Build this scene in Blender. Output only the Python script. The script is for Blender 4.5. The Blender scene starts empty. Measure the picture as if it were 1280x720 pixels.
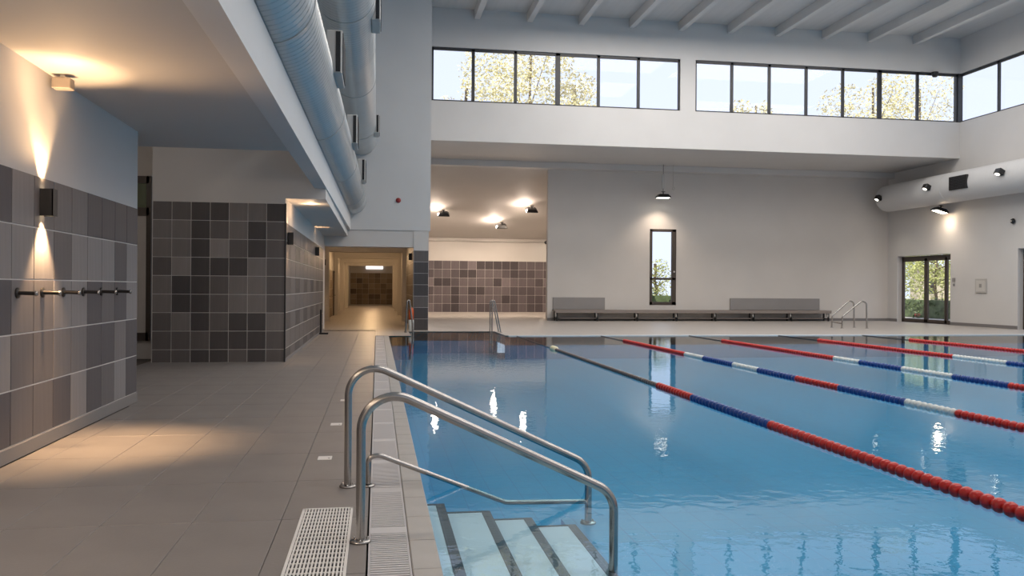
import bpy, math, random
from mathutils import Vector, Matrix

random.seed(7)
C = bpy.context.scene.collection
SC = bpy.context.scene

# ------------------------------------------------------------------ camera
cam_data = bpy.data.cameras.new('camera')
cam = bpy.data.objects.new('camera', cam_data)
C.objects.link(cam)
cam_data.sensor_width = 36.0
cam_data.lens = 36.0 * 1050.0 / 1280.0
cam_data.clip_end = 500
cam.matrix_world = (Matrix.Translation((0, 0, 1.45)) @ Matrix.Rotation(math.radians(-9.0903), 4, 'Z')
                    @ Matrix.Rotation(math.radians(90), 4, 'X') @ Matrix.Rotation(0.007, 4, 'Z'))
SC.camera = cam

# ------------------------------------------------------------------ world
w = bpy.data.worlds.new('sky')
SC.world = w
w.use_nodes = True
nt = w.node_tree
bg = nt.nodes['Background']
tc = nt.nodes.new('ShaderNodeTexCoord')
sx = nt.nodes.new('ShaderNodeSeparateXYZ')
rp = nt.nodes.new('ShaderNodeValToRGB')
nt.links.new(tc.outputs['Generated'], sx.inputs[0])
nt.links.new(sx.outputs['Z'], rp.inputs[0])
rp.color_ramp.elements[0].position = 0.02
rp.color_ramp.elements[0].color = (0.78, 0.86, 1.06, 1)
rp.color_ramp.elements[1].position = 0.42
rp.color_ramp.elements[1].color = (0.70, 0.76, 0.93, 1)
nt.links.new(rp.outputs[0], bg.inputs[0])
bg.inputs[1].default_value = 1.22


def light(name, kind, loc, energy, color=(1, 1, 1), target=None, **kw):
    d = bpy.data.lights.new(name, kind)
    d.energy = energy
    d.color = color
    for k, v in kw.items():
        setattr(d, k, v)
    o = bpy.data.objects.new(name, d)
    C.objects.link(o)
    o.location = loc
    if target is not None:
        o.rotation_euler = (Vector(target) - Vector(loc)).to_track_quat('-Z', 'Y').to_euler()
    return o


# sun from behind the building on the camera side: lights the trees, not the hall
light('sun', 'SUN', (0, 0, 60), 6.0, (1.0, 0.93, 0.80), target=(22, 30, 22), angle=0.01)

# area lights without fittings, added under the roof to brighten the hall
for hx, hy in ((5.5, 4.0), (13.5, 4.0), (5.5, 15.0), (13.5, 15.0), (20.0, 9.0), (20.0, 20.0), (9.0, 23.0), (17.0, 27.5), (9.0, 28.0)):
    light('roof_fill_light', 'AREA', (hx, hy, 11.5), 430, (1.0, 0.93, 0.86), target=(hx, hy, 0),
          shape='RECTANGLE', size=7.0, size_y=3.0)

SC.view_settings.view_transform = 'Standard'
SC.view_settings.look = 'None'
SC.view_settings.exposure = 0.02
SC.view_settings.gamma = 1.0
SC.view_settings.use_curve_mapping = False
SC.cycles.use_denoising = True
SC.cycles.max_bounces = 8
SC.cycles.diffuse_bounces = 4
SC.cycles.glossy_bounces = 4
SC.cycles.transparent_max_bounces = 12
SC.cycles.caustics_reflective = False
SC.cycles.caustics_refractive = False
SC.cycles.sample_clamp_indirect = 4.0


# ------------------------------------------------------------------ helpers
class MB:
    """collects shapes and links them as one mesh object"""

    def __init__(self):
        self.v, self.f, self.smooth = [], [], []

    def add(self, vs, fs, smooth=False):
        b = len(self.v)
        self.v += [tuple(p) for p in vs]
        for f in fs:
            self.f.append(tuple(i + b for i in f))
            self.smooth.append(smooth)
        return self

    def box(self, x0, x1, y0, y1, z0, z1):
        vs = [(x0, y0, z0), (x1, y0, z0), (x1, y1, z0), (x0, y1, z0),
              (x0, y0, z1), (x1, y0, z1), (x1, y1, z1), (x0, y1, z1)]
        fs = [(0, 3, 2, 1), (4, 5, 6, 7), (0, 1, 5, 4), (1, 2, 6, 5), (2, 3, 7, 6), (3, 0, 4, 7)]
        return self.add(vs, fs)

    def cbox(self, x0, x1, y0, y1, z0, z1, c=0.004):
        """box with chamfered edges"""
        vs, idx = [], {}
        X, Y, Zs = (x0, x1), (y0, y1), (z0, z1)
        c = min(c, abs(x1 - x0) / 2.5, abs(y1 - y0) / 2.5, abs(z1 - z0) / 2.5)
        for i in (0, 1):
            for j in (0, 1):
                for k in (0, 1):
                    s = [1 if q == 0 else -1 for q in (i, j, k)]
                    for ax in range(3):
                        p = [X[i], Y[j], Zs[k]]
                        for q in range(3):
                            if q != ax:
                                p[q] += s[q] * c
                        idx[(i, j, k, ax)] = len(vs)
                        vs.append(p)
        fs = []
        for ax in range(3):
            a, b = [q for q in range(3) if q != ax]
            for e in (0, 1):
                loop = []
                for (p, q) in ((0, 0), (1, 0), (1, 1), (0, 1)):
                    t = [0, 0, 0]
                    t[ax], t[a], t[b] = e, p, q
                    loop.append(idx[(t[0], t[1], t[2], ax)])
                flip = (e == 0) ^ (ax == 1)
                fs.append(tuple(loop[::-1] if flip else loop))
        for ax in range(3):
            a, b = [q for q in range(3) if q != ax]
            for p in (0, 1):
                for q in (0, 1):
                    t0, t1 = [0, 0, 0], [0, 0, 0]
                    t0[a] = t1[a] = p
                    t0[b] = t1[b] = q
                    t1[ax] = 1
                    fs.append((idx[(*t0, a)], idx[(*t1, a)], idx[(*t1, b)], idx[(*t0, b)]))
        for i in (0, 1):
            for j in (0, 1):
                for k in (0, 1):
                    fs.append(tuple(idx[(i, j, k, ax)] for ax in range(3)))
        return self.add(vs, fs)

    def cyl(self, p0, p1, r0, r1=None, n=16, caps=True):
        r1 = r0 if r1 is None else r1
        p0, p1 = Vector(p0), Vector(p1)
        d = (p1 - p0).normalized()
        u = d.orthogonal().normalized()
        v = d.cross(u)
        vs = []
        for p, r in ((p0, r0), (p1, r1)):
            for i in range(n):
                a = 2 * math.pi * i / n
                vs.append(p + u * (r * math.cos(a)) + v * (r * math.sin(a)))
        fs = [(i, (i + 1) % n, n + (i + 1) % n, n + i) for i in range(n)]
        self.add(vs, fs, True)
        if caps:
            self.add(vs[:n], [tuple(range(n))[::-1]])
            self.add(vs[n:], [tuple(range(n))])
        return self

    def sweep(self, pts, r, n=14):
        """round bar along a polyline"""
        pts = [Vector(p) for p in pts]
        rings, u = [], None
        for i, p in enumerate(pts):
            d = ((pts[min(i + 1, len(pts) - 1)] - pts[max(i - 1, 0)])).normalized()
            u = d.orthogonal().normalized() if u is None else (u - d * u.dot(d)).normalized()
            v = d.cross(u)
            rings.append([p + u * (r * math.cos(2 * math.pi * k / n)) + v * (r * math.sin(2 * math.pi * k / n)) for k in range(n)])
        vs = [q for ring in rings for q in ring]
        fs = []
        for i in range(len(pts) - 1):
            for k in range(n):
                fs.append((i * n + k, i * n + (k + 1) % n, (i + 1) * n + (k + 1) % n, (i + 1) * n + k))
        self.add(vs, fs, True)
        self.add(rings[0], [tuple(range(n))[::-1]])
        self.add(rings[-1], [tuple(range(n))])
        return self

    def lathe(self, prof, origin=(0, 0, 0), axis='Z', n=16, smooth=True):
        o = Vector(origin)
        vs = []
        for (r, h) in prof:
            for k in range(n):
                a = 2 * math.pi * k / n
                c, s = r * math.cos(a), r * math.sin(a)
                vs.append(o + Vector({'Z': (c, s, h), 'Y': (c, h, s), 'X': (h, c, s)}[axis]))
        fs = []
        for i in range(len(prof) - 1):
            for k in range(n):
                fs.append((i * n + k, i * n + (k + 1) % n, (i + 1) * n + (k + 1) % n, (i + 1) * n + k))
        return self.add(vs, fs, smooth)

    def mesh(self, name, mat):
        m = bpy.data.meshes.new(name)
        m.from_pydata(self.v, [], self.f)
        m.polygons.foreach_set('use_smooth', self.smooth)
        m.materials.append(mat)
        m.update()
        return m

    def build(self, name, mat, parent=None, loc=(0, 0, 0), rot=(0, 0, 0)):
        o = bpy.data.objects.new(name, self.mesh(name, mat))
        C.objects.link(o)
        o.location = loc
        o.rotation_euler = rot
        if parent is not None:
            o.parent = parent
        return o


def put(name, mesh, parent, loc=(0, 0, 0), rot=(0, 0, 0)):
    o = bpy.data.objects.new(name, mesh)
    C.objects.link(o)
    o.parent = parent
    o.location = loc
    o.rotation_euler = rot
    return o


def thing(name, label, cat, loc=(0, 0, 0), rot=(0, 0, 0), group=None):
    o = bpy.data.objects.new(name, None)
    C.objects.link(o)
    o.location = loc
    o.rotation_euler = rot
    o.empty_display_size = 0.1
    return tag(o, label, cat, group)


def tag(o, label, cat, group=None):
    o['label'] = label
    o['category'] = cat
    if group:
        o['group'] = group
    return o


def struct(o, label=None, cat=None):
    o['kind'] = 'structure'
    if label:
        o['label'] = label
    if cat:
        o['category'] = cat
    return o


def fillet(pts, r, n=7):
    """round the inner corners of a polyline"""
    pts = [Vector(p) for p in pts]
    rs = r if isinstance(r, (list, tuple)) else [r] * (len(pts) - 2)
    out = [pts[0]]
    for i in range(1, len(pts) - 1):
        a, b, c = pts[i - 1], pts[i], pts[i + 1]
        d0, d1 = (a - b).normalized(), (c - b).normalized()
        ang = d0.angle(d1)
        t = min(rs[i - 1] / math.tan(ang / 2), (a - b).length * 0.48, (c - b).length * 0.48)
        rr = t * math.tan(ang / 2)
        ce = b + (d0 + d1).normalized() * (rr / math.sin(ang / 2))
        s, e = (b + d0 * t - ce), (b + d1 * t - ce)
        for k in range(n + 1):
            out.append(ce + (s.normalized().slerp(e.normalized(), k / n)).normalized() * rr if rr > 1e-4 else b)
    out.append(pts[-1])
    return out


# ------------------------------------------------------------------ materials
def mat(name, col, rough=0.5, metal=0.0, var=0.0, scale=4.0, bump=0.0, stretch=(1, 1, 1), spec=0.5, bscale=None, emit=None, estr=0):
    m = bpy.data.materials.new(name)
    m.use_nodes = True
    t = m.node_tree
    b = t.nodes['Principled BSDF']
    b.inputs['Base Color'].default_value = (*col, 1)
    b.inputs['Roughness'].default_value = rough
    b.inputs['Metallic'].default_value = metal
    b.inputs['Specular IOR Level'].default_value = spec
    if emit:
        b.inputs['Emission Color'].default_value = (*emit, 1)
        b.inputs['Emission Strength'].default_value = estr
    if var or bump:
        g = t.nodes.new('ShaderNodeTexCoord')
        mp = t.nodes.new('ShaderNodeMapping')
        mp.inputs['Scale'].default_value = stretch
        t.links.new(g.outputs['Object'], mp.inputs[0])
        no = t.nodes.new('ShaderNodeTexNoise')
        no.inputs['Scale'].default_value = scale
        no.inputs['Detail'].default_value = 5
        t.links.new(mp.outputs[0], no.inputs['Vector'])
        if var:
            r = t.nodes.new('ShaderNodeMapRange')
            r.inputs['From Min'].default_value = 0.25
            r.inputs['From Max'].default_value = 0.75
            r.inputs['To Min'].default_value = 1 - var
            r.inputs['To Max'].default_value = 1 + var
            t.links.new(no.outputs['Fac'], r.inputs['Value'])
            mx = t.nodes.new('ShaderNodeVectorMath')
            mx.operation = 'SCALE'
            mx.inputs[0].default_value = col
            t.links.new(r.outputs[0], mx.inputs['Scale'])
            t.links.new(mx.outputs[0], b.inputs['Base Color'])
        if bump:
            bp = t.nodes.new('ShaderNodeBump')
            bp.inputs['Strength'].default_value = bump
            bp.inputs['Distance'].default_value = 0.01
            n2 = no
            if bscale:
                n2 = t.nodes.new('ShaderNodeTexNoise')
                n2.inputs['Scale'].default_value = bscale
                t.links.new(mp.outputs[0], n2.inputs['Vector'])
            t.links.new(n2.outputs['Fac'], bp.inputs['Height'])
            t.links.new(bp.outputs[0], b.inputs['Normal'])
    return m


def brick_mat(name, c1, c2, cm, bw, bh, mortar=0.006, rough=0.4, offset=0.0, rot=(0, 0, 0), spec=0.5):
    m = mat(name, c1, rough, spec=spec)
    t = m.node_tree
    b = t.nodes['Principled BSDF']
    g = t.nodes.new('ShaderNodeTexCoord')
    mp = t.nodes.new('ShaderNodeMapping')
    mp.inputs['Rotation'].default_value = rot
    t.links.new(g.outputs['Object'], mp.inputs[0])
    k = t.nodes.new('ShaderNodeTexBrick')
    k.offset = offset
    k.inputs['Color1'].default_value = (*c1, 1)
    k.inputs['Color2'].default_value = (*c2, 1)
    k.inputs['Mortar'].default_value = (*cm, 1)
    k.inputs['Scale'].default_value = 1.0
    k.inputs['Brick Width'].default_value = bw
    k.inputs['Row Height'].default_value = bh
    k.inputs['Mortar Size'].default_value = mortar
    t.links.new(mp.outputs[0], k.inputs['Vector'])
    t.links.new(k.outputs['Color'], b.inputs['Base Color'])
    return m


def surface_mix(name, tint, ior, rough, bump=None):
    """clear pane or water: see-through with a Fresnel reflection"""
    m = bpy.data.materials.new(name)
    m.use_nodes = True
    t = m.node_tree
    t.nodes.remove(t.nodes['Principled BSDF'])
    out = t.nodes['Material Output']
    tr = t.nodes.new('ShaderNodeBsdfTransparent')
    tr.inputs[0].default_value = (*tint, 1)
    gl = t.nodes.new('ShaderNodeBsdfGlossy')
    gl.inputs['Roughness'].default_value = rough
    fr = t.nodes.new('ShaderNodeFresnel')
    ge = t.nodes.new('ShaderNodeNewGeometry')
    mr = t.nodes.new('ShaderNodeMapRange')          # the same reflection from either side of the sheet
    mr.inputs['To Min'].default_value = ior
    mr.inputs['To Max'].default_value = 1 / ior
    t.links.new(ge.outputs['Backfacing'], mr.inputs['Value'])
    t.links.new(mr.outputs[0], fr.inputs['IOR'])
    mx = t.nodes.new('ShaderNodeMixShader')
    t.links.new(fr.outputs[0], mx.inputs[0])
    t.links.new(tr.outputs[0], mx.inputs[1])
    t.links.new(gl.outputs[0], mx.inputs[2])
    t.links.new(mx.outputs[0], out.inputs[0])
    if bump:
        g = t.nodes.new('ShaderNodeTexCoord')
        no = t.nodes.new('ShaderNodeTexNoise')
        no.inputs['Scale'].default_value = bump[0]
        no.inputs['Detail'].default_value = 3
        t.links.new(g.outputs['Object'], no.inputs['Vector'])
        bp = t.nodes.new('ShaderNodeBump')
        bp.inputs['Strength'].default_value = 1.0
        bp.inputs['Distance'].default_value = bump[1]
        t.links.new(no.outputs['Fac'], bp.inputs['Height'])
        for n in (gl, fr):
            t.links.new(bp.outputs[0], n.inputs['Normal'])
    return m


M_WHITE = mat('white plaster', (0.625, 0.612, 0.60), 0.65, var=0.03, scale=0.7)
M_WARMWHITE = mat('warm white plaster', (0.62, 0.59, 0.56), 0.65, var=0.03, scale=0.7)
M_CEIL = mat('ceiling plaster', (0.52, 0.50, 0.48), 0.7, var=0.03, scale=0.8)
M_DECK = mat('taupe floor tile', (0.205, 0.188, 0.180), 0.42, var=0.10, scale=2.2, bump=0.08, bscale=60)
M_GROUT = mat('floor grout', (0.13, 0.115, 0.105), 0.8)
M_SLAB = brick_mat('taupe tiled floor', (0.40, 0.37, 0.345), (0.385, 0.356, 0.333), (0.29, 0.27, 0.25), 0.53, 1.06, 0.006, 0.40)
M_TGROUT = mat('wall grout', (0.34, 0.33, 0.32), 0.8)
M_COPE = mat('grey coping stone', (0.40, 0.385, 0.37), 0.55, var=0.06, scale=5, bump=0.05, bscale=90)
M_GRATE = mat('pale grey grating', (0.52, 0.51, 0.52), 0.5)
M_GWHITE = mat('white plastic grid', (0.72, 0.70, 0.68), 0.4)
M_DARK = mat('dark pit', (0.02, 0.02, 0.022), 0.8)
M_STEEL = mat('brushed stainless steel', (0.42, 0.40, 0.38), 0.24, 1.0, var=0.05, scale=3, stretch=(1, 1, 30))
M_DUCT = mat('galvanised duct steel', (0.56, 0.58, 0.58), 0.38, 0.55, var=0.06, scale=1.5)
M_SEAM = mat('duct seam', (0.52, 0.54, 0.54), 0.35, 0.6)
M_FRAME = mat('dark window frame', (0.035, 0.036, 0.042), 0.4)
M_BROWN = mat('brown door frame', (0.06, 0.045, 0.035), 0.4)
M_BLACK = mat('black metal', (0.022, 0.021, 0.022), 0.4, 0.3)
M_BOXW = mat('pale metal box', (0.55, 0.53, 0.50), 0.4, 0.2)
M_LBOX = mat('tan lamp box', (0.34, 0.29, 0.24), 0.45)
M_BENCH = mat('taupe bench board', (0.24, 0.205, 0.185), 0.45, var=0.08, scale=3, stretch=(0.3, 4, 4))
M_PANEL = mat('grey backrest panel', (0.28, 0.265, 0.26), 0.5, var=0.04, scale=1.5)
M_BASE = mat('grey skirting', (0.19, 0.18, 0.18), 0.5)
M_POOL = brick_mat('blue pool mosaic', (0.004, 0.335, 0.585), (0.004, 0.32, 0.57), (0.004, 0.255, 0.50), 0.30, 0.30, 0.006, 0.4)
M_STEP = mat('pale step tile', (0.82, 0.78, 0.81), 0.5, var=0.03, scale=5)
M_NOSE = brick_mat('black nosing mosaic', (0.010, 0.013, 0.022), (0.012, 0.016, 0.028), (0.05, 0.06, 0.09), 0.06, 0.055, 0.003, 0.4)
M_WATER = surface_mix('pool water', (0.68, 0.89, 0.96), 1.36, 0.0, bump=(8.0, 0.0014))
M_GLASS = surface_mix('window glass', (0.985, 0.99, 0.99), 1.2, 0.0)
M_RED = mat('red plastic', (0.52, 0.022, 0.016), 0.32)
M_BLUE = mat('blue plastic', (0.012, 0.055, 0.24), 0.32)
M_FWHITE = mat('white plastic', (0.66, 0.68, 0.66), 0.32)
M_TAUPE = mat('taupe float plastic', (0.16, 0.13, 0.12), 0.4)
M_YELLOW = mat('cream plastic', (0.80, 0.74, 0.50), 0.35)
M_ORANGE = mat('orange foam', (0.62, 0.10, 0.02), 0.5)
M_LAMPW = mat('warm lamp glass', (0.9, 0.8, 0.6), 0.4, emit=(1.0, 0.78, 0.48), estr=9)
M_LAMPN = mat('lamp glass', (0.9, 0.85, 0.75), 0.4, emit=(1.0, 0.92, 0.78), estr=8)
M_WINGLOW = mat('glowing window panel', (0.9, 0.9, 0.9), 0.4, emit=(1.0, 0.95, 0.95), estr=1.3)
M_LEAF = mat('pale yellow foliage', (0.66, 0.60, 0.34), 0.6, var=0.3, scale=0.5)
M_LEAF2 = mat('green foliage', (0.42, 0.45, 0.17), 0.6, var=0.35, scale=0.7)
M_HEDGE = mat('hedge foliage', (0.085, 0.12, 0.05), 0.6, var=0.45, scale=3)
M_BARK = mat('bark', (0.12, 0.09, 0.065), 0.8, var=0.3, scale=6)
M_GROUND = mat('pale paving', (0.52, 0.50, 0.47), 0.8, var=0.1, scale=1)
M_FIELD = mat('dry grass', (0.34, 0.32, 0.16), 0.9, var=0.2, scale=0.6)
M_OUTWALL = mat('cream rendered wall', (0.66, 0.58, 0.46), 0.8, var=0.05, scale=0.6)
M_ALARM = mat('red alarm plastic', (0.25, 0.015, 0.015), 0.4)


def tilemat(name, col):
    return mat(name, col, 0.5, spec=0.3, var=0.10, scale=2.0, stretch=(9, 9, 0.6))


# palette of the left wall and of the darker block
LW = [tilemat('slate tile %d' % i, c) for i, c in enumerate(
    [(0.088, 0.082, 0.090), (0.126, 0.117, 0.122), (0.165, 0.153, 0.157), (0.225, 0.214, 0.220), (0.27, 0.262, 0.27)])]
BK = [tilemat('brown slate tile %d' % i, c) for i, c in enumerate(
    [(0.076, 0.068, 0.068), (0.13, 0.116, 0.112), (0.205, 0.184, 0.176), (0.28, 0.255, 0.242)])]
CT = [tilemat('corridor tile %d' % i, c) for i, c in enumerate(
    [(0.10, 0.075, 0.055), (0.17, 0.125, 0.088), (0.23, 0.175, 0.125), (0.29, 0.23, 0.17)])]
NT = [tilemat('alcove tile %d' % i, c) for i, c in enumerate(
    [(0.052, 0.042, 0.046), (0.080, 0.066, 0.072), (0.115, 0.096, 0.102), (0.165, 0.138, 0.146)])]

_tiles = {}


def tile_face(parent, plane, at, u0, us, z0, zs, pick, sign, thick=0.006, gap=0.011):
    """lays tiles one by one. plane 'X': face at x=at running along y; 'Y': face at y=at running along x.
    us / zs are widths and heights; pick(row, col) gives the material; sign is the outward side"""
    z = z0
    for r, h in enumerate(zs):
        u = u0
        for c, wd in enumerate(us):
            m = pick(r, c)
            if m is not None:
                key = (plane, round(wd, 3), round(h, 3), m.name, thick, sign)
                if key not in _tiles:
                    b = MB()
                    a, t = (wd - gap) / 2, (h - gap) / 2
                    lo, hi = (0, thick) if sign > 0 else (-thick, 0)
                    if plane == 'X':
                        b.cbox(lo, hi, -a, a, -t, t, 0.003)
                    else:
                        b.cbox(-a, a, lo, hi, -t, t, 0.003)
                    _tiles[key] = b.mesh('tile', m)
                p = (at, u + wd / 2, z + h / 2) if plane == 'X' else (u + wd / 2, at, z + h / 2)
                put('tile', _tiles[key], parent, p)
            u += wd
        z += h


# ------------------------------------------------------------------ floor
fl = MB()
fl.box(-7.0, -2.0, -6, 29, -0.30, -0.012)          # bed of the left deck tiles
fl.box(-2.0, -0.05, -6, 29, -0.30, -0.012)
floor = struct(fl.build('floor', M_GROUT))
TW = 0.53
dm = {}
for j in range(-2, 27):
    y0 = 2.2 + j * 1.06
    if y0 > 28:
        break
    for i in range(8):
        x1 = -0.05 - i * TW
        if y0 > 16 and x1 < -1.9:
            continue
        if y0 < 10.2 and x1 < -2.9:
            continue
        wd = TW
        if y0 < 10.2 and x1 - wd < -2.95:
            wd = x1 + 2.93
        k = round(wd, 3)
        if k not in dm:
            dm[k] = MB().cbox(-wd / 2 + 0.002, wd / 2 - 0.002, -0.527, 0.527, -0.014, 0, 0.002).mesh('floor_tile', M_DECK)
        put('floor_tile', dm[k], floor, (x1 - wd / 2, y0 + 0.53, 0))
s = MB()
s.box(-0.05, 3.85, 27.7, 50, -0.3, 0)
s.box(3.85, 24.9, 25.3, 50, -0.3, 0)
s.box(22.4, 24.9, -6, 25.3, -0.3, 0)
s.box(-0.05, 22.4, -6, 0.4, -0.3, 0)
s.box(-0.05, 1.0, 25.3, 27.7, -0.3, 0)
s.box(-3.2, -0.05, 28.2, 72, -0.3, 0)
s.box(-0.05, 1.6, 50, 72, -0.3, 0)
s.build('tiled_slab', M_SLAB, floor)

# coping stones, one by one
cope = struct(bpy.data.objects.new('trim_1', None)) if False else None
trim = MB().box(0.187, 0.325, 0.4, 25.3, -0.3, -0.02).build('trim_1', M_GROUT)
struct(trim)
cm_ = MB().cbox(-0.0755, 0.0755, -0.2485, 0.2485, -0.03, 0.0, 0.006).mesh('coping_stone', M_COPE)
for k in range(50):
    put('coping_stone', cm_, trim, (0.263, 0.62 + k * 0.497, 0))
tr2 = MB().box(3.95, 22.4, 25.25, 25.42, -0.03, 0.005).build('trim_2', mat('pale edge stone', (0.66, 0.67, 0.67), 0.5))
struct(tr2)
tr3 = MB().box(1.0, 3.85, 27.7, 27.85, 0, 0.004)
tr3.box(3.85, 3.97, 25.3, 27.85, 0, 0.004)
struct(tr3.build('trim_3', M_COPE))

# overflow channel with ribbed grating panels
ch = thing('overflow_channel', 'long pale grey ribbed overflow grating running beside the left pool edge', 'drain', (0, 0, 0))
MB().box(-0.045, 0.186, 0.4, 25.3, -0.3, -0.03).build('channel_bed', M_DARK, ch)
rib = MB()
for k in range(24):
    y = -0.485 + k * 0.0355
    rib.box(-0.105, 0.105, y, y + 0.022, -0.022, -0.001)
rib.box(-0.112, -0.100, -0.497, 0.497, -0.022, -0.001)
rib.box(0.100, 0.112, -0.497, 0.497, -0.022, -0.001)
ribm = rib.mesh('grating_ribs', M_GRATE)
platem = MB().cbox(-0.112, 0.112, 0.365, 0.497, -0.024, 0.0, 0.003).mesh('cover_plate', M_GRATE)
bedm = MB().box(-0.11, 0.11, -0.49, 0.49, -0.03, -0.014).mesh('grating_panel', mat('grey grating base', (0.25, 0.25, 0.26), 0.6))
for k in range(25):
    y = 0.64 + k * 1.0
    pn = put('grating_panel', bedm, ch, (0.072, y, 0))
    r_ = put('grating_ribs', ribm, pn)
    r_['kind'] = 'stuff'
    put('cover_plate', platem, pn)

# white slotted drain grid in the deck
gr = thing('drain_grid', 'white slotted floor drain grid in the deck beside the nearer handrail post', 'drain', (0, 0, 0))
GX0, GX1, GY0, GY1 = -0.468, -0.148, 3.4, 5.6
MB().box(GX0, GX1, GY0, GY1, -0.010, 0.0005).build('pit', M_DARK, gr)
f = MB()
f.box(GX0, GX0 + 0.016, GY0, GY1, 0, 0.008).box(GX1 - 0.016, GX1, GY0, GY1, 0, 0.008)
f.box(GX0, GX1, GY1 - 0.018, GY1, 0, 0.008).box(GX0, GX1, GY0, GY0 + 0.018, 0, 0.008)
f.build('frame', M_GWHITE, gr)
bar = MB().box(-0.0048, 0.0048, GY0, GY1, 0, 0.0072).mesh('bar', M_GWHITE)
nb = 15
for k in range(nb):
    put('bar', bar, gr, (GX0 + 0.016 + (GX1 - GX0 - 0.032) * (k + 0.5) / nb, 0, 0))
cb = MB().box(GX0 + 0.01, GX1 - 0.01, -0.006, 0.006, 0, 0.0066).mesh('cross_bar', M_GWHITE)
for k in range(28):
    put('cross_bar', cb, gr, (0, GY1 - 0.09 - k * 0.078, 0))

# small white plates set in the deck
pm = MB().cbox(-0.058, 0.058, -0.075, 0.075, 0, 0.004, 0.002).mesh('plate', M_GWHITE)
dotm = MB().cyl((0.035, -0.02, 0.004), (0.035, -0.02, 0.0055), 0.008, n=8).mesh('dot', M_DARK)
for (x, y, lb) in ((-0.43, 7.26, 'small white plate in the deck, nearest to the handrails'),
                   (-0.42, 9.03, 'small white plate in the deck, second from the handrails'),
                   (-0.40, 10.93, 'small white plate in the deck, farthest from the handrails')):
    p = put('deck_marker', pm, None, (x, y, 0))
    tag(p, lb, 'floor marker', 'white plates set in the deck')
    put('dot', dotm, p)

# ------------------------------------------------------------------ pool
pb = MB()
PD = -0.72
pb.box(0.3, 22.5, 0.3, 27.8, PD - 0.1, PD)
pb.box(0.18, 0.335, 0.3, 25.3, PD, -0.031)
pb.box(22.4, 22.5, 0.3, 25.3, PD, -0.01)
pb.box(0.3, 22.5, 0.3, 0.4, PD, -0.01)
pb.box(3.85, 22.5, 25.3, 25.4, PD, -0.006)
pb.box(1.0, 3.95, 27.7, 27.8, PD, -0.006)
pb.box(0.95, 1.0, 25.3, 27.7, PD, -0.006)
pb.box(0.3, 1.0, 25.3, 25.4, PD, -0.006)
pool = struct(pb.build('pool_basin', M_POOL))
SY0, SY1 = 3.0, 5.86
xs = [0.335, 0.47, 0.79, 1.09, 1.41]
zs_ = [-0.06, -0.12, -0.18, -0.24]
for k in range(4):
    st = MB().box(xs[k], xs[k + 1] - 0.002, SY0, SY1, PD, zs_[k]).build('step', M_STEP, pool)
    MB().box(xs[k + 1] - 0.062, xs[k + 1], SY0, SY1 + 0.002, zs_[k] - 0.058, zs_[k] + 0.003).build('nosing', M_NOSE, st)
    MB().box(xs[k], xs[k + 1] - 0.062, SY1 - 0.03, SY1 + 0.002, zs_[k] - 0.058, zs_[k] + 0.003).build('edge_band', M_NOSE, st)
MB().box(1.412, 1.95, SY0, 6.35, PD, -0.33).build('landing', M_POOL, pool)

wb = MB()
WZ = -0.022
wb.add([(0.33, 0.4, WZ), (22.4, 0.4, WZ), (22.4, 25.3, WZ), (0.33, 25.3, WZ)], [(0, 1, 2, 3)])
wb.add([(1.0, 25.3, WZ), (3.85, 25.3, WZ), (3.85, 27.7, WZ), (1.0, 27.7, WZ)], [(0, 1, 2, 3)])
water = wb.build('pool_water', M_WATER)
water['kind'] = 'stuff'
tag(water, 'calm clear blue water filling the swimming pool', 'water')

# ------------------------------------------------------------------ walls and ceilings
wl = MB()
wl.box(-3.3, -2.956, -6, 11.05, 0, 3.36)
wall_left = struct(wl.build('wall_left', M_WHITE))
G = 0.455
LROWS = [  # bottom row first; columns from near to far, far end at Y 11.05
    [0, 1, 1, 0, 3, 0, 1, 3, 0],
    [3, 1, 1, 2, 2, 0, 0, 2, 0][:9],
    [0, 2, 2, 3, 3, 0, 1, 0, 3],
    [3, 3, 3, 1, 3, 3, 3, 0, 3],
    [0, 3, 2, 2, 2, 0, 0, 0, 0]]
ncol = 20
ustart = 11.05 - G * ncol


def lpick(r, c):
    k = c - (ncol - 9)
    if k >= 0:
        return LW[LROWS[r][k]]
    return LW[(r * 7 + c * 5 + (r * c) % 3) % 5]


tile_face(wall_left, 'X', -2.956, ustart, [G] * ncol, 0.125, [G + 0.001] * 5, lpick, 1)
MB().cbox(-2.965, -2.94, -6, 11.05, 0, 0.122, 0.004).build('skirting', M_BASE, wall_left)

# recess behind the left wall, with a tall framed door
wr = MB()
wr.box(-7.0, -3.3, 10.85, 11.05, 0, 3.36)
wr.box(-7.2, -7.0, 10.85, 17.6, 0, 4.4)
wr.box(-7.0, -4.76, 17.5, 17.7, 0, 4.4)
wr.box(-4.76, -4.40, 17.5, 17.7, 3.60, 4.4)
wr.box(-4.76, -4.40, 17.5, 17.7, 0, 0.36)
wr.box(-4.40, -4.18, 17.5, 17.7, 0, 4.4)
struct(wr.build('wall_recess', M_WARMWHITE))
dr = struct(MB().box(-5.3, -4.72, 17.44, 17.52, 0.36, 3.60).box(-4.50, -4.41, 17.44, 17.52, 0.36, 3.60)
            .box(-4.75, -4.45, 17.44, 17.52, 3.46, 3.60).box(-4.75, -4.45, 17.44, 17.52, 2.82, 2.98)
            .box(-4.75, -4.45, 17.44, 17.52, 0.36, 0.52).build('door_1', M_BROWN))
MB().box(-4.75, -4.48, 17.47, 17.49, 0.52, 2.82).build('door_panel', M_WARMWHITE, dr)
MB().box(-4.75, -4.48, 17.47, 17.49, 2.98, 3.46).build('fanlight_pane', mat('dim greenish glass', (0.16, 0.19, 0.12), 0.15), dr)

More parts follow.
